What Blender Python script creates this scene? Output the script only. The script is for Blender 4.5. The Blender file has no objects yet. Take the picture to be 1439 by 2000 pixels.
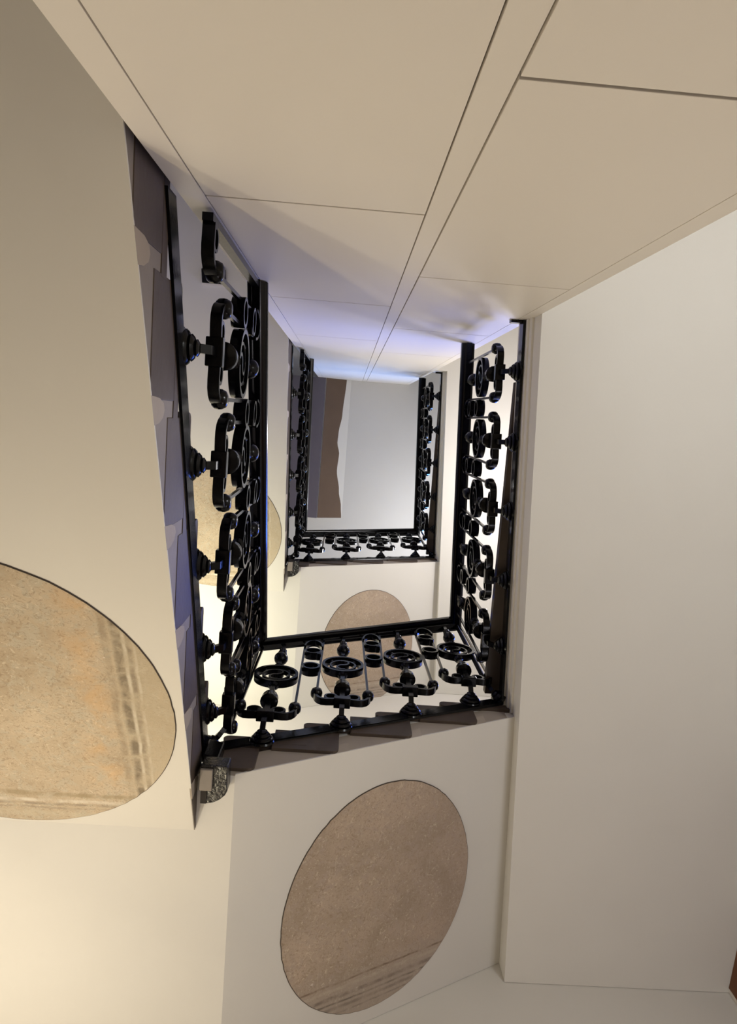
import bpy, math, random
from mathutils import Vector, Matrix

# ------------------------------------------------------------------ camera, world, lights, exposure
ZO = 1.55                      # the camera is held 1.55 m above the hall floor; heights below are measured from it
sc = bpy.context.scene
C = sc.collection

def camera():
    f, cx, cy = 1350.0, 719.5, 1000.0            # focal length in pixels of a 1439 x 2000 frame
    def ray(px, py): return Vector((px - cx, -(py - cy), -f)).normalized()
    z = ray(681, 814.5)                           # the zenith
    q = ray(781, 822.3)
    x = (q - z * q.dot(z)).normalized()
    y = z.cross(x)
    m = Matrix((x, y, z)).to_4x4()
    cd = bpy.data.cameras.new('camera'); cd.sensor_fit = 'VERTICAL'; cd.sensor_height = 36.0
    cd.lens = f / 2000.0 * 36.0; cd.clip_start = 0.02
    co = bpy.data.objects.new('camera', cd); C.objects.link(co)
    m.translation = Vector((0, 0, ZO)); co.matrix_world = m
    sc.camera = co
camera()

w = bpy.data.worlds.new('dusk_sky'); sc.world = w; w.use_nodes = True
w.node_tree.nodes['Background'].inputs[0].default_value = (0.25, 0.35, 0.7, 1)
w.node_tree.nodes['Background'].inputs[1].default_value = 0.01

def lamp(name, kind, loc, target, watts, col, sx, sy=None):
    l = bpy.data.lights.new(name, kind); l.energy = watts; l.color = col
    o = bpy.data.objects.new(name, l); o.location = (loc[0], loc[1], loc[2] + ZO); C.objects.link(o)
    if kind == 'POINT': l.shadow_soft_size = sx; return
    l.shape = 'RECTANGLE' if sy else 'DISK'; l.size = sx
    l.spread = math.radians(180 if name == 'wall_lamp_and_fill' else 80)
    if sy: l.size_y = sy
    o.rotation_euler = (Vector(target) - Vector(loc)).to_track_quat('-Z', 'Y').to_euler()
# warm wall lamps at the back left corner of each storey, below the quarter landings, plus added fills
lamp('wall_lamp_and_fill', 'POINT', (-1.12, 1.82, 1.17), None, 25, (1.0, 0.90, 0.71), 0.03)
lamp('panel_fill_spot', 'AREA', (-1.0, 2.3, 0.9), (0.2, -0.445, 2.0), 2.5, (1.0, 0.82, 0.5), 0.05)  # unseen spot added to brighten the panels
lamp('wall_lamp_and_fill', 'AREA', (-1.12, 1.78, 4.2), (-1.08, 1.74, 5.3), 18, (1.0, 0.98, 0.76), 0.06)
lamp('wall_lamp_and_fill', 'AREA', (-1.30, 0.9, 3.6), (-1.0, 0.3, 4.9), 4, (1.0, 0.90, 0.66), 0.12)  # unseen fill added for the upper left soffit
# unseen lights added by the right landings as fill, one where the soffit brightens
lamp('landing_fill_light', 'POINT', (1.6, -0.75, 0.9), None, 42, (0.92, 0.96, 1.0), 0.12)
lamp('landing_fill_light', 'POINT', (1.4, 1.7, 0.6), None, 15, (0.95, 0.93, 1.0), 0.12)
lamp('landing_fill_light', 'POINT', (1.5, 0.5, 4.9), None, 56, (0.96, 0.94, 0.95), 0.10)
lamp('landing_fill_light', 'POINT', (1.4, 1.5, 7.2), None, 68, (0.87, 0.91, 1.0), 0.12)
# blue dusk coming through the windows of the upper storeys
lamp('window_light', 'AREA', (1.75, 1.2, 4.6), (-0.2, -0.1, 3.0), 24, (0.06, 0.18, 1.0), 0.8, 1.2)
lamp('window_light', 'AREA', (1.1, 2.33, 7.7), (-0.2, -0.4, 6.1), 36, (0.12, 0.34, 1.0), 0.7, 1.1)

sc.view_settings.view_transform = 'Standard'; sc.view_settings.look = 'None'
sc.view_settings.gamma = 1.0; sc.view_settings.use_curve_mapping = False
sc.view_settings.exposure = 0.0

# ------------------------------------------------------------------ materials
def lin(r, g, b):
    def s(c):
        c /= 255.0
        return c / 12.92 if c <= 0.04045 else ((c + 0.055) / 1.055) ** 2.4
    return (s(r), s(g), s(b), 1)

def base_mat(name, col, rough, metallic=0.0, spec=0.5):
    m = bpy.data.materials.new(name); m.use_nodes = True
    n = m.node_tree; b = n.nodes['Principled BSDF']
    b.inputs['Base Color'].default_value = col; b.inputs['Roughness'].default_value = rough
    b.inputs['Metallic'].default_value = metallic; b.inputs['Specular IOR Level'].default_value = spec
    return m, n, b

def mottled(name, c1, c2, scale, rough, bump=0.0, bscale=60, spec=0.3):
    m, n, b = base_mat(name, c1, rough, 0, spec)
    tc = n.nodes.new('ShaderNodeTexCoord')
    nz = n.nodes.new('ShaderNodeTexNoise'); nz.inputs['Scale'].default_value = scale; nz.inputs['Detail'].default_value = 5
    mx = n.nodes.new('ShaderNodeMix'); mx.data_type = 'RGBA'
    mx.inputs['A'].default_value = c1; mx.inputs['B'].default_value = c2
    n.links.new(tc.outputs['Object'], nz.inputs['Vector']); n.links.new(nz.outputs['Fac'], mx.inputs['Factor'])
    n.links.new(mx.outputs['Result'], b.inputs['Base Color'])
    if bump:
        n2 = n.nodes.new('ShaderNodeTexNoise'); n2.inputs['Scale'].default_value = bscale; n2.inputs['Detail'].default_value = 6
        bp = n.nodes.new('ShaderNodeBump'); bp.inputs['Strength'].default_value = bump; bp.inputs['Distance'].default_value = 0.004
        n.links.new(tc.outputs['Object'], n2.inputs['Vector']); n.links.new(n2.outputs['Fac'], bp.inputs['Height'])
        n.links.new(bp.outputs['Normal'], b.inputs['Normal'])
    return m

M = {}
M['plaster'] = mottled('cream_plaster', lin(221, 217, 210), lin(215, 210, 202), 2.5, 0.75, 0.12, 30)
M['panel'] = mottled('painted_panel', lin(231, 224, 213), lin(227, 219, 208), 1.2, 0.45, 0.03, 90, 0.35)
M['backing'] = base_mat('joint_backing', lin(40, 34, 30), 0.9)[0]
M['stone'] = mottled('grey_brown_stone', lin(150, 142, 134), lin(122, 112, 104), 9, 0.55, 0.2, 50)
M['tan_stone'] = mottled('tan_stone', lin(176, 164, 150), lin(156, 144, 130), 7, 0.6, 0.2, 50)
M['stone_dark'] = mottled('dark_tread_stone', lin(92, 79, 69), lin(66, 56, 48), 8, 0.5, 0.2, 50)
M['wood_floor'] = mottled('brown_floor_wood', lin(80, 70, 62), lin(60, 51, 45), 14, 0.5, 0.1, 60)
M['door_wood'] = mottled('varnished_door_wood', lin(122, 74, 38), lin(82, 46, 22), 6, 0.35, 0.1, 40)
M['iron'] = mottled('black_painted_iron', lin(5, 5, 6), lin(9, 8, 9), 30, 0.2, 0.08, 120, 0.22)
M['rail'] = mottled('black_lacquered_handrail', lin(7, 6, 6), lin(13, 10, 9), 12, 0.18, 0.03, 50, 0.3)
M['hammered'] = mottled('hammered_black_iron', lin(10, 10, 10), lin(22, 20, 19), 40, 0.24, 1.0, 95, 0.8)
M['hall_floor'] = mottled('pale_stone_floor', lin(176, 164, 148), lin(156, 144, 128), 4, 0.5)
M['shadow_brown'] = mottled('painted_shadow_brown', lin(112, 92, 76), lin(98, 80, 66), 5, 0.85)  # brown of the shadow painted on the bulkhead slope
M['grey_plaster'] = mottled('grey_plaster', lin(112, 104, 110), lin(104, 96, 102), 4, 0.85)

def fresco(name, kind, seed):
    """Old painted plaster: mottled tan, scratches, pale losses and the faded lines of a painted frame."""
    m, n, b = base_mat(name, (1, 1, 1, 1), 0.85, 0, 0.2)
    N, L = n.nodes.new, n.links.new
    tc = N('ShaderNodeTexCoord'); mp = N('ShaderNodeMapping'); mp.inputs['Location'].default_value = (seed, seed * 2.3, 0)
    L(tc.outputs['Object'], mp.inputs['Vector'])
    def noise(scale, detail=6, dist=0.0, vec=None, rough=0.6):
        t = N('ShaderNodeTexNoise'); t.inputs['Scale'].default_value = scale; t.inputs['Detail'].default_value = detail
        t.inputs['Distortion'].default_value = dist; t.inputs['Roughness'].default_value = rough
        L((vec or mp).outputs[0], t.inputs['Vector']); return t.outputs['Fac']
    def ramp(src, p0, p1, a=0.0, bb=1.0):
        r = N('ShaderNodeMapRange'); r.inputs['From Min'].default_value = p0; r.inputs['From Max'].default_value = p1
        r.inputs['To Min'].default_value = a; r.inputs['To Max'].default_value = bb; L(src, r.inputs['Value']); return r.outputs['Result']
    def math_(op, a, c):
        t = N('ShaderNodeMath'); t.operation = op
        for i, v in enumerate((a, c)):
            if isinstance(v, (int, float)): t.inputs[i].default_value = v
            else: L(v, t.inputs[i])
        return t.outputs[0]
    def mix(fac, a, c):
        t = N('ShaderNodeMix'); t.data_type = 'RGBA'
        L(fac, t.inputs['Factor'])
        for k, v in (('A', a), ('B', c)):
            if isinstance(v, tuple): t.inputs[k].default_value = v
            else: L(v, t.inputs[k])
        return t.outputs['Result']
    sep = N('ShaderNodeSeparateXYZ'); L(tc.outputs['Object'], sep.inputs[0])
    if kind == 'left':
        c1, c2, c3 = lin(196, 178, 154), lin(176, 158, 134), lin(186, 175, 156)
    else:
        c1, c2, c3 = lin(186, 166, 146), lin(166, 148, 128), lin(176, 158, 142)
    col = mix(ramp(noise(3.5, 8, 0.6), 0.38, 0.62), c1, c2)
    col = mix(ramp(noise(22, 8, 1.2), 0.48, 0.62, 0, 0.8), col, c3)
    col = mix(ramp(noise(60, 8, 2.2), 0.53, 0.62, 0, 0.5), col, lin(140, 120, 98))
    col = mix(ramp(noise(45, 8, 2.0), 0.58, 0.66, 0, 0.5), col, lin(222, 208, 184))
    st = N('ShaderNodeMapping'); st.inputs['Scale'].default_value = (14, 1.2, 1); L(tc.outputs['Object'], st.inputs['Vector'])
    col = mix(ramp(noise(7, 5, 0.2, st), 0.60, 0.74, 0, 0.35), col, lin(212, 198, 176))
    def bands(coord, col, lines):
        wob = ramp(noise(5, 4), 0, 1, -0.012, 0.012)
        cc = math_('ADD', coord, wob)
        brk = ramp(noise(18, 6, 0.4), 0.36, 0.60, 0.1, 1.0)
        for pos, wid, amount, c in lines:
            d = math_('ABSOLUTE', math_('SUBTRACT', cc, pos), 0.0)
            fac = math_('MULTIPLY', ramp(d, wid * 0.35, wid, amount, 0.0), brk)
            col = mix(fac, col, c)
        return col
    if kind == 'left':
        X = sep.outputs[0]; Y = sep.outputs[1]
        orange = math_('MULTIPLY', ramp(math_('ABSOLUTE', math_('SUBTRACT', X, 0.295), 0), 0.01, 0.085, 1, 0), ramp(noise(9, 6, 0.5), 0.45, 0.62, 0, 0.38))
        col = mix(orange, col, lin(212, 166, 110))
        greyzone = ramp(X, 0.33, 0.40, 0, 0.6)
        col = mix(greyzone, col, lin(190, 176, 152))
        col = bands(X, col, [(0.355, 0.014, 0.5, lin(140, 124, 104)), (0.388, 0.018, 0.8, lin(112, 100, 84)), (0.404, 0.007, 0.8, lin(214, 204, 186)), (0.416, 0.010, 0.7, lin(132, 118, 102)), (0.430, 0.005, 0.7, lin(212, 202, 184))])
        col = bands(Y, col, [(0.40, 0.016, 0.7, lin(150, 134, 104)), (0.435, 0.012, 0.7, lin(222, 212, 196)), (0.455, 0.008, 0.8, lin(150, 136, 120)), (0.475, 0.006, 0.6, lin(146, 132, 118)), (0.51, 0.022, 0.5, lin(196, 186, 164))])
    else:
        Y = sep.outputs[1]; X = sep.outputs[0]
        cool = ramp(X, -0.1, 0.35, 0, 0.3); col = mix(cool, col, lin(160, 142, 132))
        col = mix(ramp(Y, 0.24, 0.36, 0, 0.5), col, lin(170, 158, 146))
        col = bands(Y, col, [(0.305, 0.006, 0.8, lin(116, 96, 80)), (0.33, 0.010, 0.4, lin(196, 182, 164)), (0.365, 0.012, 0.7, lin(112, 100, 92)), (0.392, 0.006, 0.8, lin(108, 98, 90)), (0.415, 0.010, 0.6, lin(120, 110, 102)), (0.44, 0.005, 0.6, lin(122, 112, 106))])
    spots = ramp(noise(16, 3, 0.3), 0.72, 0.76, 0, 0.8)
    col = mix(spots, col, lin(226, 216, 204))
    L(col, b.inputs['Base Color'])
    bp = N('ShaderNodeBump'); bp.inputs['Strength'].default_value = 0.5; bp.inputs['Distance'].default_value = 0.004
    L(noise(48, 8, 1.0), bp.inputs['Height']); L(bp.outputs['Normal'], b.inputs['Normal'])
    return m
M['fresco_left'] = fresco('old_painted_plaster_warm', 'left', 0.0)
M['fresco_back'] = fresco('old_painted_plaster_grey', 'back', 3.0)
M['fresco_rim'] = base_mat('dark_cut_edge', lin(72, 62, 54), 0.9)[0]

# ------------------------------------------------------------------ mesh helpers (camera-relative coordinates)
class MB:
    def __init__(s): s.v = []; s.f = []
    def add(s, vs, fs):
        o = len(s.v); s.v += [tuple(v) for v in vs]; s.f += [tuple(i + o for i in f) for f in fs]; return s
    def box(s, x0, x1, y0, y1, z0, z1):
        v = [(x, y, z) for z in (z0, z1) for y in (y0, y1) for x in (x0, x1)]
        return s.add(v, [(0, 2, 3, 1), (4, 5, 7, 6), (0, 1, 5, 4), (2, 6, 7, 3), (0, 4, 6, 2), (1, 3, 7, 5)])
    def prism(s, poly, to3, d0, d1):
        """poly: 2-D points; to3(u, v, d) -> 3-D; extruded from d0 to d1."""
        n = len(poly)
        v = [to3(u, q, d0) for u, q in poly] + [to3(u, q, d1) for u, q in poly]
        f = [tuple(range(n))[::-1], tuple(range(n, 2 * n))] + [(i, (i + 1) % n, n + (i + 1) % n, n + i) for i in range(n)]
        return s.add(v, f)
    def sweep(s, pts, prof, side, up=(0, 0, 1), caps=True):
        """profile (a, b) swept along 3-D pts; a along side[i], b along up."""
        n, k = len(pts), len(prof); vs = []; fs = []
        for i, p in enumerate(pts):
            sd = Vector(side[i] if isinstance(side, list) else side); u = Vector(up[i] if isinstance(up, list) else up)
            for a, b in prof: vs.append(tuple(Vector(p) + sd * a + u * b))
        for i in range(n - 1):
            for j in range(k):
                q = (j + 1) % k
                fs.append((i * k + j, i * k + q, (i + 1) * k + q, (i + 1) * k + j))
        if caps: fs += [tuple(range(k))[::-1], tuple(range((n - 1) * k, n * k))]
        return s.add(vs, fs)
    def lathe(s, prof, to3, seg=16):
        """prof: (r, h); to3(a, b, h)."""
        n = len(prof); vs = []; fs = []
        for i in range(seg):
            t = 2 * math.pi * i / seg
            for r, h in prof: vs.append(to3(r * math.cos(t), r * math.sin(t), h))
        for i in range(seg):
            q = (i + 1) % seg
            for j in range(n - 1): fs.append((i * n + j, q * n + j, q * n + j + 1, i * n + j + 1))
        return s.add(vs, fs)
    def ribbon(s, path, th, d0, d1):
        """flat strip in the local xz plane, thickness th, depth y d0..d1"""
        n = len(path); vs = []; fs = []
        for i, (x, z) in enumerate(path):
            a = path[max(i - 1, 0)]; b = path[min(i + 1, n - 1)]
            t = Vector((b[0] - a[0], b[1] - a[1])).normalized(); nx, nz = -t.y * th / 2, t.x * th / 2
            vs += [(x + nx, d0, z + nz), (x - nx, d0, z - nz), (x - nx, d1, z - nz), (x + nx, d1, z + nz)]
        for i in range(n - 1):
            for j in range(4):
                q = (j + 1) % 4; fs.append((i * 4 + j, i * 4 + q, i * 4 + 4 + q, i * 4 + 4 + j))
        fs += [(3, 2, 1, 0), (n * 4 - 4, n * 4 - 3, n * 4 - 2, n * 4 - 1)]
        return s.add(vs, fs)
    def hoop(s, x, z, R, th, d, seg=24, sz=1.0):
        vs = []; fs = []
        for i in range(seg):
            t = 2 * math.pi * i / seg; c, q = math.cos(t), math.sin(t)
            for r, y in ((R + th / 2, -d), (R - th / 2, -d), (R - th / 2, d), (R + th / 2, d)):
                vs.append((x + r * c, y, z + r * q * sz))
        for i in range(seg):
            e = (i + 1) % seg
            for j in range(4):
                q = (j + 1) % 4; fs.append((i * 4 + j, i * 4 + q, e * 4 + q, e * 4 + j))
        return s.add(vs, fs)
    def mesh(s, name, mat, org=(0, 0, 0), smooth=False, bevel=0):
        me = bpy.data.meshes.new(name)
        me.from_pydata([(v[0] - org[0], v[1] - org[1], v[2] - org[2]) for v in s.v], [], s.f)
        import bmesh
        bm = bmesh.new(); bm.from_mesh(me); bmesh.ops.recalc_face_normals(bm, faces=bm.faces)
        if bevel:
            es = [e for e in bm.edges if len(e.link_faces) == 2 and e.calc_face_angle(0) > 0.6]
            bmesh.ops.bevel(bm, geom=es, offset=bevel, segments=2, affect='EDGES', profile=0.6)
        bm.to_mesh(me); bm.free()
        if smooth:
            me.shade_smooth()
            try: me.set_sharp_from_angle(angle=0.7)
            except Exception: pass
        me.materials.append(mat); return me

def tag(o, label, cat, group=None):
    o['label'] = label; o['category'] = cat
    if group: o['group'] = group
    return o
def thing(name, org, label, cat, group=None):
    o = bpy.data.objects.new(name, None); o.empty_display_size = 0.1
    o.location = (org[0], org[1], org[2] + ZO); C.objects.link(o); o['_org'] = tuple(org)
    return tag(o, label, cat, group)
def part(name, mb, mat, parent, smooth=False, bevel=0, label=None):
    me = mb.mesh(name, mat, parent['_org'], smooth, bevel)
    o = bpy.data.objects.new(name, me); o.parent = parent; C.objects.link(o)
    if label: o['label'] = label
    return o
def struct(name, mb, mat, org=(0, 0, 0), smooth=False, bevel=0):
    o = bpy.data.objects.new(name, mb.mesh(name, mat, org, smooth, bevel))
    o.location = (org[0], org[1], org[2] + ZO); C.objects.link(o); o['kind'] = 'structure'; o['_org'] = tuple(org)
    return o

# ------------------------------------------------------------------ measures
H = 3.2                                        # storey height
XW, XE, YB, YF, ZC = -1.58, 1.86, 2.385, -2.6, 8.58
YE = YB - 0.002                                # where the stairs stop at the back wall
FLOOR = -ZO
SKEW = 0.053                                   # the right landing runs slightly askew
WY = -0.445                                    # face of the panelled shaft
PX = (-0.397, -0.340, 0.133, 0.185, 0.656, 0.705)
L_SIDE, B_SIDE = -0.416, 1.206
L_BLOCK, B_BLOCK = -0.4115, 1.191                 # well-side faces of the left and the back flights
def soff_l(y): return 2.165 - 0.493 * (1.407 - y)
RISE = 0.145

# ------------------------------------------------------------------ room shell
struct('floor', MB().box(XW - .3, 2.9, YF - .3, YB + .3, FLOOR - 0.2, FLOOR), M['hall_floor'])
struct('ceiling', MB().box(XW - .3, 2.9, YF - .3, YB + .3, ZC, ZC + 0.2), M['plaster'])
struct('wall_left', MB().box(XW - 0.3, XW, YF, YB, FLOOR, ZC), M['plaster'])
struct('wall_back', MB().box(XW - .3, 2.9, YB, YB + 0.3, FLOOR, ZC), M['plaster'])
struct('wall_front', MB().box(XW - .3, 2.9, YF - 0.3, YF, FLOOR, ZC), M['plaster'])
rw = [(XE, YB), (XE + 0.038 * (YB - YF), YF), (2.9, YF), (2.9, YB)]
struct('wall_right', MB().prism(rw, lambda u, v, d: (u, v, d), FLOOR, ZC), M['plaster'])

# the panelled shaft: core, stiles and panels with recessed dark joints
shaft = struct('wall_panelled_shaft', MB().box(PX[0], PX[5], -2.3, WY - 0.022, FLOOR, ZC), M['panel'], (0.15, WY, FLOOR))
G = 0.0024
part('joint_backing', MB().box(PX[0] + .004, PX[5] - .004, WY - 0.0225, WY - 0.019, FLOOR, ZC), M['backing'], shaft, label='dark gap behind the panel joints')
for x0, x1 in ((PX[0], PX[1] - G), (PX[2] + G, PX[3] - G), (PX[4] + G, PX[5])):
    part('stile', MB().box(x0, x1, WY - 0.019, WY, FLOOR, ZC), M['panel'], shaft, bevel=0.001)
for x0, x1, zs in ((PX[1], PX[2], (FLOOR, -0.93, 0.315, 1.564, 2.810, 4.065, ZC)), (PX[3], PX[4], (FLOOR, -0.31, 0.943, 2.206, 3.452, 4.690, ZC))):
    for a, b in zip(zs, zs[1:]):
        part('panel', MB().box(x0 + G * .4, x1 - G * .4, WY - 0.019, WY + 0.001, a + 0.004, b - 0.004), M['panel'], shaft, bevel=0.0012)

# the top ceiling: a sloping bulkhead left of the well, its shadow painted as a brown band
bk = struct('ceiling_bulkhead', MB().prism([(-1.5, 8.44), (-0.30, 8.44), (0.0, ZC), (-1.5, ZC)], lambda u, v, d: (u, d, v), WY, 1.26), M['plaster'], (-0.5, 0.4, 8.44))
part('underside', MB().box(-1.5, -0.305, WY, 1.258, 8.432, 8.439), M['grey_plaster'], bk)
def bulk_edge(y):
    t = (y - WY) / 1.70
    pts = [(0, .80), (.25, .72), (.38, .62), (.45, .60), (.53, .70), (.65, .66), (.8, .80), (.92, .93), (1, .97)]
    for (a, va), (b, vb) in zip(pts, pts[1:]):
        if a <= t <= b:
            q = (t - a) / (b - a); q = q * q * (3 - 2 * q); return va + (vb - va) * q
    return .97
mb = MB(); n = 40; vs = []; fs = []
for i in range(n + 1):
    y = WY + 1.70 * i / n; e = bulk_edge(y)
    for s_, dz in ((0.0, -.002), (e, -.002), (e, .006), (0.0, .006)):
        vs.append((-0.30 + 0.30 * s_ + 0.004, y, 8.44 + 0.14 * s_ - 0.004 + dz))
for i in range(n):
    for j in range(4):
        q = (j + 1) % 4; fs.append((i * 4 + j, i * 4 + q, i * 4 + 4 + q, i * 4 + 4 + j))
mb.add(vs, fs); part('shadow_band', mb, M['shadow_brown'], bk, label='painted brown shadow band with a wavy edge')

# wooden door on the right wall next to the back corner
dr = struct('door_1', MB().prism([(1.862, 2.24), (1.885, 1.30), (1.93, 1.30), (1.91, 2.24)], lambda u, v, d: (u, v, d), FLOOR, 2.60), M['door_wood'], (1.9, 1.9, FLOOR), bevel=0.004)
part('casing', MB().prism([(1.852, 2.360), (1.8575, 2.240), (1.90, 2.240), (1.90, 2.360)], lambda u, v, d: (u, v, d), FLOOR, 2.689), M['door_wood'], dr, bevel=0.002)
part('casing', MB().prism([(1.8575, 2.245), (1.8700, 1.95), (1.90, 1.95), (1.90, 2.245)], lambda u, v, d: (u, v, d), 2.58, 2.689), M['door_wood'], dr, bevel=0.002)
part('door_handle', MB().lathe([(0, 0), (.02, .0), (.012, .03), (.026, .05), (.02, .07), (0, .075)], lambda a, b, h: (1.885 - h, 1.5 + a, FLOOR + 1.05 + b)), M['iron'], dr, smooth=True)

# ------------------------------------------------------------------ stairs
def nosed(x0, x1, y0, y1, z0, z1, axis):
    """a tread: slab with a half-round nose at the front (low u) edge; axis 'y' runs along y, 'x' along x"""
    h = (z1 - z0) / 2; zc = (z0 + z1) / 2
    prof = [(h * (1 - math.sin(a)), zc + h * math.cos(a)) for a in [math.pi * k / 6 for k in range(7)]]
    mb = MB()
    if axis == 'y':
        poly = [(y0 + u, z) for u, z in prof] + [(y1, z0), (y1, z1)]
        return mb.prism(poly, lambda u, v, d: (d, u, v), x0, x1)
    poly = [(x0 + u, z) for u, z in prof] + [(x1, z0), (x1, z1)]
    return mb.prism(poly, lambda u, v, d: (u, d, v), y0, y1)

def block_poly(ua, ut, zb, zt, r):
    """end of a step: flat underside at zb from ua to the tip ut, then rounded up at the back"""
    p = [(ua, zb), (ut, zb)]
    for i in range(1, 6):
        a = math.pi / 2 * i / 5; p.append((ut + r * math.sin(a), zb + r * 1.5 * (1 - math.cos(a))))
    return p + [(ut + r, zt), (ua, zt)]

def flight_left(z, lvl):
    where = ('lower left stair flight with stone step ends, rising to the brightest quarter landing',
             'upper left stair flight with stone step ends, seen small behind the lower railing')[lvl]
    t = thing('stair_flight', (-1.0, -2.2, z + soff_l(-2.2)), where, 'staircase', 'stair flights')
    noses = [0.92 - 0.30 * k for k in range(11)]
    tops = [2.275 - RISE * k for k in range(11)]
    poly = [(-2.2, soff_l(-2.2)), (1.407, soff_l(1.407)), (1.407, tops[0] - 0.04)]
    for k in range(11):
        poly += [(noses[k] + 0.03, tops[k] - 0.04), (noses[k] + 0.03, tops[min(k + 1, 10)] - 0.04)] if k < 10 else [(-2.2, tops[10] - 0.04)]
    part('soffit_body', MB().prism(poly, lambda u, v, d: (d, u, z + v), XW, L_SIDE), M['plaster'], t)
    for k in range(0, 11):
        y1 = noses[k - 1] + 0.02 if k else 1.20
        part('tread', nosed(XW, -0.4112, noses[k], y1, z + tops[k] - 0.042, z + tops[k], 'y'), M['stone_dark'], t)
    part('soffit_edge', MB().prism([(-2.2, soff_l(-2.2) - .0005), (1.20, soff_l(1.20) - .0005), (1.20, soff_l(1.20) + .006), (-2.2, soff_l(-2.2) + .006)], lambda u, v, d: (d, u, z + v), L_SIDE - .01, -0.4115), M['plaster'], t)
    part('side_face', MB().prism([(-2.2, soff_l(-2.2)), (1.406, soff_l(1.406)), (1.406, 2.232), (1.2, 2.232), (-2.2, soff_l(-2.2) + .25)], lambda u, v, d: (d, u, z + v), L_SIDE - 0.001, L_SIDE + 0.0025), M['stone'], t)
    for k in range(0, 8):
        ut = 1.165 - 0.30 * k; r = 0.03
        p = block_poly(ut - 0.232, ut, soff_l(ut) + 0.004, tops[k] - 0.042, r)
        part('bracket', MB().prism(p, lambda u, v, d: (d, u, z + v), L_SIDE, L_BLOCK), M['stone_dark'], t, bevel=0.002)
        tab = [(ut + 0.022, soff_l(ut + .022)), (ut + 0.085, soff_l(ut + 0.085)), (ut + 0.080, soff_l(ut) + .075), (ut + 0.068, soff_l(ut) + 0.10), (ut + 0.052, soff_l(ut) + 0.108), (ut + 0.036, soff_l(ut) + 0.10), (ut + .026, soff_l(ut) + .07)]
        mb = MB().prism(tab, lambda u, v, d: (L_SIDE + 0.003 + (0.004 if d else 0) * max(0.0, min(1.0, (v - soff_l(u)) / 0.10)) + (0.0015 if d else -.004), u, z + v), 0, 1)
        part('plaster_tab', mb, M['tan_stone'], t)
    end = [(1.262, soff_l(1.262) + .004), (1.406, 2.168), (1.406, 2.20), (1.375, 2.232), (1.235, 2.232), (1.235, soff_l(1.262) + .03)]
    part('bracket', MB().prism(end, lambda u, v, d: (d, u, z + v), L_SIDE, L_BLOCK), M['stone_dark'], t, bevel=0.002, label='pointed stone end at the quarter landing')
    return t

def back_geo(lvl):
    k = (1.0, 1.085)[lvl]
    def X(x): return -0.36 + (x + 0.36) * k
    xe = X(0.858)
    sl = 0.635 / (xe + 0.29)
    return X, xe, (lambda x: 2.165 + sl * (x + 0.29))

def landing_edge(lvl): return lambda y: 0.705 + (0.0, 0.092)[lvl] + SKEW * (y - WY)

def flight_back(z, lvl):
    X, xe, soff = back_geo(lvl)
    where = ('lower back stair flight with stone step ends above the largest whole oval',
             'upper back stair flight with stone step ends, its oval half hidden by railing')[lvl]
    t = thing('stair_flight', (0.2, 1.8, z + 2.165), where, 'staircase', 'stair flights')
    noses = [X(-0.37 + 0.283 * k) for k in range(5)]
    tops = [2.275 + RISE * (k + 1) for k in range(5)]
    edge = landing_edge(lvl)
    poly = [(-0.29, 2.165), (xe, soff(xe)), (xe, tops[4] - 0.04)]
    for k in range(4, -1, -1):
        poly += [(noses[k] + 0.03, tops[k] - 0.04), (noses[k] + 0.03, (tops[k - 1] if k else 2.275) - 0.04)]
    poly += [(-0.29, 2.235)]
    poly = [p for i, p in enumerate(poly) if p != poly[i - 1]]
    part('soffit_body', MB().prism([p for p in poly if p[0] >= -0.2901], lambda u, v, d: (u, d, z + v), B_SIDE, YE), M['plaster'], t)
    for k in range(5):
        x1 = noses[k + 1] + 0.02 if k < 4 else edge(1.2) - 0.012
        part('tread', nosed(noses[k], x1, 1.1905, YE, z + tops[k] - 0.042, z + tops[k], 'x'), M['stone_dark'], t)
    pit = noses[1] - noses[0]
    part('soffit_edge', MB().prism([(-0.289, 2.1645), (xe - .02, soff(xe - .02) - .0005), (xe - .02, soff(xe - .02) + .006), (-0.289, 2.172)], lambda u, v, d: (u, d, z + v), 1.201, B_SIDE + .01), M['plaster'], t)
    part('side_face', MB().prism([(-0.41, 2.166), (-0.289, 2.166), (xe - .1, soff(xe - .1)), (xe - .1, soff(xe - .1) + .12), (-0.41, 2.24)], lambda u, v, d: (u, d, z + v), B_SIDE - 0.0025, B_SIDE + 0.001), M['tan_stone'], t)
    for k in range(5):
        ut = noses[k] + 0.118; r = 0.02
        ua = max(ut - pit * 0.78, -0.288)
        if k == 0: ua = -0.405
        if ut > xe - .12: continue
        p = block_poly(ua, ut, soff(ut) + 0.004, soff(ut) + 0.15, r)
        part('bracket', MB().prism(p, lambda u, v, d: (u, d, z + v), B_BLOCK, B_SIDE), M['stone_dark'], t, bevel=0.002)
        tab = [(ut, soff(ut)), (ut + 0.06, soff(ut + 0.06)), (ut + 0.055, soff(ut) + 0.085), (ut + 0.020, soff(ut) + 0.06)]
        mb = MB().prism(tab, lambda u, v, d: (u, B_SIDE - 0.003 - (0.009 if d else 0) * max(0.0, min(1.0, (v - soff(u)) / 0.06)) - (0.0015 if d else -.004), z + v), 0, 1)
        if k: part('plaster_tab', mb, M['tan_stone'], t)
    return t

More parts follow.
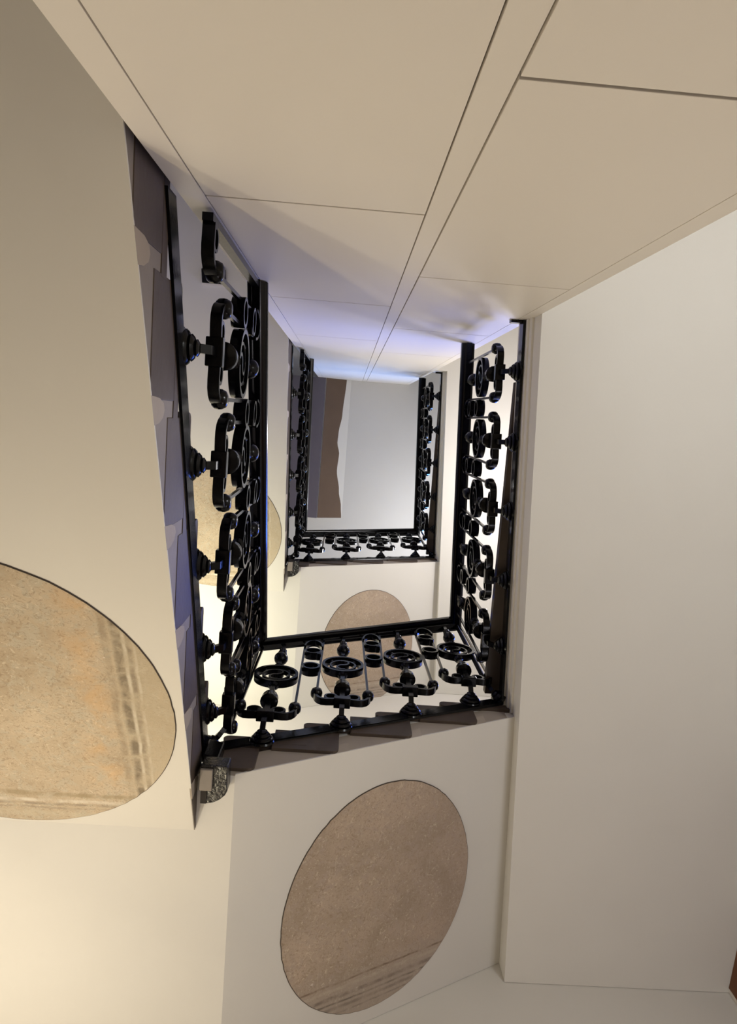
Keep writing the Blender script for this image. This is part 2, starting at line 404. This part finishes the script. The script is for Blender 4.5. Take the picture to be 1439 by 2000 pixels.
def landing_quarter(z, lvl):
    t = thing('stair_landing', (-1.0, 1.9, z + 2.165), ('lower quarter landing with a brightly lit cream underside, left of the oval flight',
              'upper quarter landing with a pale yellow underside, glimpsed through the lower railing corner')[lvl], 'landing', 'quarter landings')
    poly = [(XW, 1.407), (L_SIDE, 1.407), (L_SIDE, B_SIDE), (-0.29, B_SIDE), (-0.29, YE), (XW, YE)]
    part('slab', MB().prism(poly, lambda u, v, d: (u, v, d), z + 2.165, z + 2.234), M['plaster'], t)
    return t

def landing_right(z, lvl):
    e = landing_edge(lvl)
    t = thing('stair_landing', (1.3, 0.5, z + 2.69), ('lower right landing with a wide plain underside and a moulded cream edge',
              'upper right landing with a moulded cream edge, seen beyond the lower right railing')[lvl], 'landing', 'right landings')
    up = lambda u, v, d: (u, v, d)
    front = [(0.706, YF + .002), (0.706, WY), (e(WY), WY)]
    p = front + [(e(YE), YE), (XE, YE), (XE + .038 * (YE - YF), YF + .002)]
    part('slab', MB().prism(p, up, z + 2.69, z + 2.95), M['plaster'], t)
    sp = [(e(WY), WY), (e(1.2), 1.2)]
    # moulding steps under the floor edge
    mb = MB()
    for off, z0, z1 in ((-0.010, 2.795, 2.95), (-0.018, 2.83, 2.95), (-0.026, 2.865, 2.95)):
        mb.prism([(e(WY) + off, WY), (e(1.2) + off, 1.2), (e(1.2) + .02, 1.2), (e(WY) + .02, WY)], up, z + z0, z + z1)
    part('moulding', mb, M['plaster'], t, bevel=0.003)
    fl = [(e(-0.2) - 0.026, -0.2), (e(1.18) - 0.092, 1.18), (e(1.18) + 0.05, 1.18), (e(-0.2) + 0.05, -0.2)]
    part('floor_edge', MB().prism(fl, up, z + 2.951, z + 2.99), M['wood_floor'], t)
    part('floor_board', MB().prism([(0.706, YF + .002), (0.706, WY), (e(WY), WY), (e(YE) + .05, YE), (XE, YE), (XE + .038 * (YE - YF), YF + .002)], up, z + 2.95, z + 2.988), M['wood_floor'], t)
    return t

def medallion(z, lvl, side):
    """an oval of older painted plaster let into the soffit, with a dark cut edge"""
    if side == 'left':
        lab = ('warm tan oval of old painted plaster under the lower left flight', 'pale tan oval of old plaster under the upper left flight, behind railing')[lvl]
        ang = math.atan(0.493); yc = 1.407 - 0.565 * math.cos(ang); c = (-0.955, yc, z + soff_l(yc)); ra, rb = 0.515, 0.555
        rot = (ang, 0, 0)
    else:
        X, xe, soff = back_geo(lvl)
        xc, yc = ((0.262, 1.845), (0.300, 1.925))[lvl]; sl = soff(1) - soff(0); ang = math.atan(sl)
        lab = ('large grey-brown oval of old painted plaster under the lower back flight', 'small grey-brown oval of old plaster under the upper back flight, crossed by railing')[lvl]
        c = (xc, yc, z + soff(xc)); ra, rb = ((0.424, 0.478), (0.445, 0.50))[lvl]; rot = (0, -ang, 0)
    t = thing('plaster_medallion', c, lab, 'fresco', 'oval plaster medallions'); t.rotation_euler = rot; t['_org'] = (0, 0, 0)
    rnd = random.Random(5 + lvl + (7 if side == 'left' else 0)); n = 128
    wob = [1 + 0.006 * math.sin(3 * 2 * math.pi * i / n + rnd.random()) for i in range(n)]
    out = [(ra * wob[i] * math.cos(2 * math.pi * i / n), rb * wob[i] * math.sin(2 * math.pi * i / n)) for i in range(n)]
    part('plaster_face', MB().prism(out, lambda u, v, d: (u, v, d), -0.003, 0.006), M['fresco_left' if side == 'left' else 'fresco_back'], t)
    vs, fs = [], []
    for u, v in out:
        for k, d in ((1.0, -0.0035), (1.0 + 0.0024 / ra, -0.0015), (1.0 + 0.0024 / ra, 0.004), (1.0, 0.004)): vs.append((u * k, v * k, d))
    for i in range(n):
        e = (i + 1) % n
        for j in range(4):
            q = (j + 1) % 4; fs.append((i * 4 + j, i * 4 + q, e * 4 + q, e * 4 + j))
    part('rim', MB().add(vs, fs), M['fresco_rim'], t, label='thin dark cut edge')
    return t

for lvl in range(2):
    z = H * lvl
    landing_quarter(z, lvl); landing_right(z, lvl); flight_left(z, lvl); flight_back(z, lvl)
    medallion(z, lvl, 'left'); medallion(z, lvl, 'back')

bx = thing('fixture_box', (-0.86, -0.785, 3.2 + soff_l(-0.785)), 'small black box with a pale lower edge fixed under the upper left flight', 'box')
_sl = math.atan(0.493); bx.rotation_euler = (_sl, 0, 0); bx['_org'] = (0, 0, 0)
bx.location = (-0.86, -0.765, ZO + 3.2 + soff_l(-0.765))
part('housing', MB().box(-0.070, 0.070, -0.045, 0.036, -0.020, 0.002), M['iron'], bx, bevel=0.003)
part('edge_strip', MB().box(-0.070, 0.070, 0.036, 0.049, -0.022, 0.002), M['panel'], bx, label='pale strip along the lower edge')

# ------------------------------------------------------------------ the iron railing
# local frame of a baluster: x along the run, -y towards the well, z up from the rosette's axis
I = M['iron']
def ident(x, y, z): return (x, y, z)
def sphere_prof(r, z, n=8): return [(r * math.sin(math.pi * i / n), z - r * math.cos(math.pi * i / n)) for i in range(n + 1)]
lz = lambda a, b, h: (a, b, h)
ly = lambda a, b, h: (a, h, b)
ME = {}
def bar_mb(mb, p0, p1, wx, wy):
    return mb.sweep([p0, p1], [(-wx, -wy), (wx, -wy), (wx, wy), (-wx, wy)], (1, 0, 0), (0, 1, 0))
ZF = -0.03                                      # the rosettes sit a little below the step level
mb = MB()                                       # goose-neck foot and shaft
mb.sweep([(0, 0.050, ZF), (0, 0.022, ZF + .006), (0, 0.005, ZF + .026), (0, 0, 0.04)],
         [(-.010, -.008), (.010, -.008), (.010, .008), (-.010, .008)], (1, 0, 0), [(0, 0.2, 0.98), (0, .5, .86), (0, .86, .5), (0, 1, 0)], caps=False)
k0 = len(mb.v) - 4
mb.v += [(-.009, -.009, .348), (.009, -.009, .348), (.009, .009, .348), (-.009, .009, .348)]
for j in range(4): mb.f.append((k0 + j, k0 + (j + 1) % 4, k0 + 4 + (j + 1) % 4, k0 + 4 + j))
mb.f += [(3, 2, 1, 0), (k0 + 4, k0 + 5, k0 + 6, k0 + 7)]
ME['baluster'] = mb.mesh('baluster', I)
mb = bar_mb(MB(), (0, 0, 0.530), (0, 0, 0.832), .008, .008)
ME['upper_shaft'] = mb.mesh('upper_shaft', I)
ME['lower_knop'] = MB().lathe([(0, .346), (.014, .342), (.022, .330), (.014, .318), (0, .314)], lz, 10).mesh('knop', I, smooth=True)
ME['upper_knop'] = MB().lathe([(0, .566), (.010, .560), (.020, .546), (.014, .532), (0, .528)], lz, 10).mesh('knop', I, smooth=True)
ME['rosette'] = MB().lathe([(0, .068), (.040, .068), (.047, .063), (.043, .057), (.037, .056), (.040, .051), (.035, .045), (.028, .043), (.030, .038), (.024, .032), (.018, .030), (.019, .025), (.012, .020), (0, .020)], lambda a, b, h: (a, h, b + ZF), 18).mesh('rosette', I, smooth=True)
ME['collar'] = MB().box(-.033, .033, -.021, .021, .034, .064).mesh('collar', I, bevel=0.003)
ME['lower_ball'] = MB().lathe([(0, .165), (.030, .165), (.035, .169), (.035, .176), (.033, .182)] + [(.033 * math.cos(a), .203 + .034 * math.sin(a)) for a in [math.pi * i / 14 - .5 for i in range(1, 10)]] + [(0, .237)], lz, 18).mesh('lower_ball', I, smooth=True)
ME['upper_ball'] = MB().lathe(sphere_prof(.032, .655)[:-1] + [(.008, .69), (.018, .70), (.022, .712), (.014, .724), (.008, .73), (.015, .745), (.018, .755), (.010, .77), (0, .78)], lz, 18).mesh('upper_ball', I, smooth=True)
for sg, k in ((1, '+'), (-1, '-')):
    pts = [(.018, .049), (.040, .046), (.062, .043), (.080, .045), (.094, .055), (.104, .072), (.110, .092)]
    ME['scroll' + k] = MB().ribbon([(sg * x, z) for x, z in pts], .011, -.015, .013).mesh('scroll', I, smooth=True)
    ME['curl' + k] = MB().lathe([(0, -.026), (.012, -.026), (.019, -.022), (.0235, -.012), (.0245, -.004), (.0235, .006), (.018, .013), (0, .015)], lambda a, b, h, sg=sg: (sg * .104 + a, h, .112 + b), 18).mesh('curl', I, smooth=True)
    ME['eye_ring' + k] = MB().hoop(sg * .045, .074, .024, .008, .013, 16).mesh('eye_ring', I, smooth=True)
ME['outer_ring'] = MB().hoop(0, .438, .088, .012, .0165, 32).mesh('outer_ring', I, smooth=True)
ME['bead'] = MB().lathe(sphere_prof(.011, 0, 6), lz, 10).mesh('bead', I, smooth=True)
ME['inner_ring'] = MB().hoop(0, .438, .056, .008, .010, 26).mesh('inner_ring', I, smooth=True)
sp = [(.026 * math.sin(t), .464 - .026 * math.cos(t)) for t in [math.pi * i / 8 for i in range(0, 10)]]
ME['s_curve'] = MB().ribbon([(-x, .876 - z) for x, z in sp[:0:-1]] + sp, .009, -.011, .011).mesh('s_curve', I, smooth=True)
def side_bar(sg, slope):
    key = ('side_bar', sg, slope)
    if key not in ME:
        ME[key] = bar_mb(MB(), (sg * .104, -.003, .112), (sg * .098, 0, .832 + slope * sg * .098), .0048, .0055).mesh('side_bar', I)
    return ME[key]
ME['small_ring'] = MB().hoop(0, .465, .036, .010, .019, 20).mesh('small_ring', I, smooth=True)
ME['upper_scroll'] = MB().hoop(0, .665, .036, .008, .018, 20, 0.9).mesh('upper_scroll', I, smooth=True)
ME['arch'] = MB().ribbon([(.042 * math.cos(a), .735 + .085 * math.sin(a)) for a in [math.pi * i / 10 for i in range(11)]], .008, -.016, .016).mesh('arch', I, smooth=True)
ME['scroll_end'] = MB().lathe([(0, -.017), (.014, -.017), (.015, 0), (.014, .017), (0, .017)], lambda a, b, h: (.026 + a, h, .640 + b), 10).mesh('scroll_end', I, smooth=True)

def child(mesh_key, name, parent, loc=(0, 0, 0)):
    me = mesh_key if not isinstance(mesh_key, str) else ME[mesh_key]
    o = bpy.data.objects.new(name, me); o.parent = parent; o.location = loc; C.objects.link(o); return o

def baluster(root, x, y, z0, rot, slope, pitch, link=True, half=False, wide=1.0):
    org = root['_org']
    if half:
        me = ME.setdefault('wall_bar', bar_mb(MB(), (.010, 0, .03), (.010, 0, .832), .008, .012).mesh('baluster', I))
    else: me = ME['baluster']
    b = bpy.data.objects.new('baluster', me); b.parent = root; b.scale = (wide, 1 + (wide - 1) * .5, 1)
    b.location = (x - org[0], y - org[1], z0 - org[2]); b.rotation_euler = (0, 0, rot); C.objects.link(b)
    for sg, k in ((1, '+'), (-1, '-')):
        if half and sg < 0: continue
        for nm in ('scroll', 'curl', 'eye_ring'): child(nm + k, nm, b)
        child(side_bar(sg, slope), 'side_bar', b)
    if not half:
        for k in ('rosette', 'collar', 'lower_ball', 'upper_ball', 'outer_ring', 'inner_ring', 's_curve', 'upper_shaft'): child(k, k, b)
        child('lower_knop', 'knop', b); child('upper_knop', 'knop', b)
        for a in range(4): child('bead', 'bead', b, (.072 * math.cos(a * math.pi / 2 + .78), 0, .438 + .072 * math.sin(a * math.pi / 2 + .78)))
    if link:
        for k in ('small_ring', 'upper_scroll', 'arch', 'scroll_end'): child(k, k, b, (pitch / 2 / wide, 0, slope * pitch / 2))
    return b

RP = [(-0.034, -0.014), (-0.037, 0.004), (-0.024, 0.022), (0, 0.028), (0.024, 0.022), (0.037, 0.004), (0.034, -0.014), (0.018, -0.026), (-0.018, -0.026)]
def railing(lvl):
    z = H * lvl
    XL, YBk = -0.351, 1.118
    dX = (0.0, 0.092)[lvl]
    Xf, xe, soff = back_geo(lvl)
    SL = 0.46; SB = 0.51 / (1, 1.085)[lvl]
    zc = 2.335                                               # axis height at the left corner
    zl = lambda y: zc - SL * (YBk - y)
    rx = lambda y: 0.636 + dX + 0.050 * y                    # plane of the right-hand railing
    xr = rx(YBk)
    zb = lambda x: zc + (2.92 - zc) * (x - XL) / (xr - XL)
    SB = (2.92 - zc) / (xr - XL)
    t = thing('stair_railing', (0.2, 0.5, z + 1.6), ('black iron railing with scrolled balusters, the larger and lower of the two loops',
              'upper black iron railing with scrolled balusters, the smaller loop below the ceiling')[lvl], 'railing', 'stair railings')
    y_end = WY + 0.004
    path = [(XL, y_end, zl(y_end)), (XL, YBk, zc), (xr, YBk, 2.92), (rx(y_end), y_end, 2.92)]
    side = [(1, 0, 0), (1, -1, 0), (-1, -1, 0), (-1, 0, 0)]
    def along(off_out, prof, h, mat, name, smooth=False, span=(0, 4)):
        ps = []
        outs = [(-1, 0), (-1, 1), (1, 1), (1, 0)]
        for (px, py, pz), (ox, oy) in zip(path, outs): ps.append((px + ox * off_out, py + oy * off_out, z + pz + h))
        part(name, MB().sweep(ps[span[0]:span[1]], prof, side[span[0]:span[1]]), mat, t, smooth=smooth)
    along(0.0, [(a, b) for a, b in RP], 0.890, M['rail'], 'handrail', True)
    along(0.0, [(-.014, -.004), (.014, -.004), (.014, .004), (-.014, .004)], 0.838, I, 'flat_rail')
    along(0.0575, [(-.0040, -.060), (.0040, -.060), (.0040, .010), (-.0040, .010)], -0.05, I, 'base_rail', span=(0, 2))
    along(0.066, [(-.0050, -.036), (.0050, -.036), (.0050, .020), (-.0050, .020)], -0.03, I, 'base_rail', span=(1, 4))
    xb = rx(y_end) + 0.066
    part('wall_bracket', MB().box(xb - .050, xb + .005, y_end - .003, y_end + .009, z + 2.92 - .05, z + 2.92 - .012), I, t, bevel=0.002)
    half_pi = math.pi / 2
    for i, y in enumerate((-0.137, 0.158, 0.466, 0.768, 1.035)):
        baluster(t, XL, y, z + zl(y), half_pi, SL, 0.30, link=i < 4, wide=1.12)
    baluster(t, XL, -0.436, z + zl(-0.436), half_pi, SL, 0.30, half=True, wide=1.12)
    xs = [-0.229, 0.055, 0.340, 0.615] if lvl == 0 else [-0.245, 0.062, 0.365, 0.680]
    for i, x in enumerate(xs): baluster(t, x, YBk, z + zb(x), 0, SB, (xs[1] - xs[0]), link=i < 3)
    sk = -half_pi - math.atan(0.050)
    for i, y in enumerate((-0.237, 0.055, 0.347, 0.646, 0.938)):
        baluster(t, rx(y), y, z + 2.92, sk, 0.0, 0.292, link=i > 0)
    for x, y, z0 in ((XL, YBk, zc), (xr, YBk, 2.92)):
        sx = -1 if x < 0.3 else 1
        dd = lambda q: (x + sx * q, y + q)
        mb = MB().sweep([(*dd(.052), z + z0 - .03), (*dd(.02), z + z0 - .02), (*dd(.004), z + z0 + .01), (x, y, z + z0 + .05), (x, y, z + z0 + .84)],
                        [(-.009, -.009), (.009, -.009), (.009, .009), (-.009, .009)], (.707, -sx * .707, 0),
                        [(-sx * .14, -.14, .98), (-sx * .35, -.35, .87), (-sx * .6, -.6, .5), (-sx * .7, -.7, 0), (-sx * .707, -.707, 0)])
        part('corner_post', mb, I, t)
        ax = Vector((sx * .707, .707, 0)); sd = Vector((.707, -sx * .707, 0)); c0 = Vector((x, y, z + z0 - .03))
        rp = [(0, .090), (.036, .090), (.042, .084), (.037, .076), (.030, .073), (.033, .066), (.026, .058), (.018, .054), (.019, .048), (.011, .042), (0, .042)]
        part('rosette', MB().lathe(rp, lambda a, b, h: tuple(c0 + sd * a + Vector((0, 0, b)) + ax * h), 16), I, t, smooth=True)
    # hammered drop under the left corner of the railing
    pr = [(-0.392, 1.140), (-0.305, 1.140), (-0.3035, 1.225), (-0.310, 1.240), (-0.327, 1.256), (-0.345, 1.266), (-0.366, 1.271), (-0.385, 1.272)]
    up = lambda u, v, d: (u, v, d)
    part('corner_drop', MB().prism(pr, up, z + 2.100, z + 2.162), M['hammered'], t, bevel=0.004, label='hammered black plate under the railing corner')
    part('clamp', MB().prism([(-.392, 1.150), (-.352, 1.150), (-.352, 1.222), (-.392, 1.222)], up, z + 2.090, z + 2.105), M['stone'], t, bevel=0.003, label='grey stone block on the corner plate')
    part('slot', MB().prism([(-.388, 1.224), (-.369, 1.224), (-.369, 1.269), (-.388, 1.269)], up, z + 2.0965, z + 2.101), M['backing'], t, label='black slot')
    mb = MB()
    pc = [(-0.400, 1.185), (-0.345, 1.185), (-0.345, 1.145), (-0.400, 1.135)]
    part('corner_collar', mb.prism(pc, up, z + 2.16, z + zc - .06), I, t, bevel=0.006)
    return t
railing(0); railing(1)
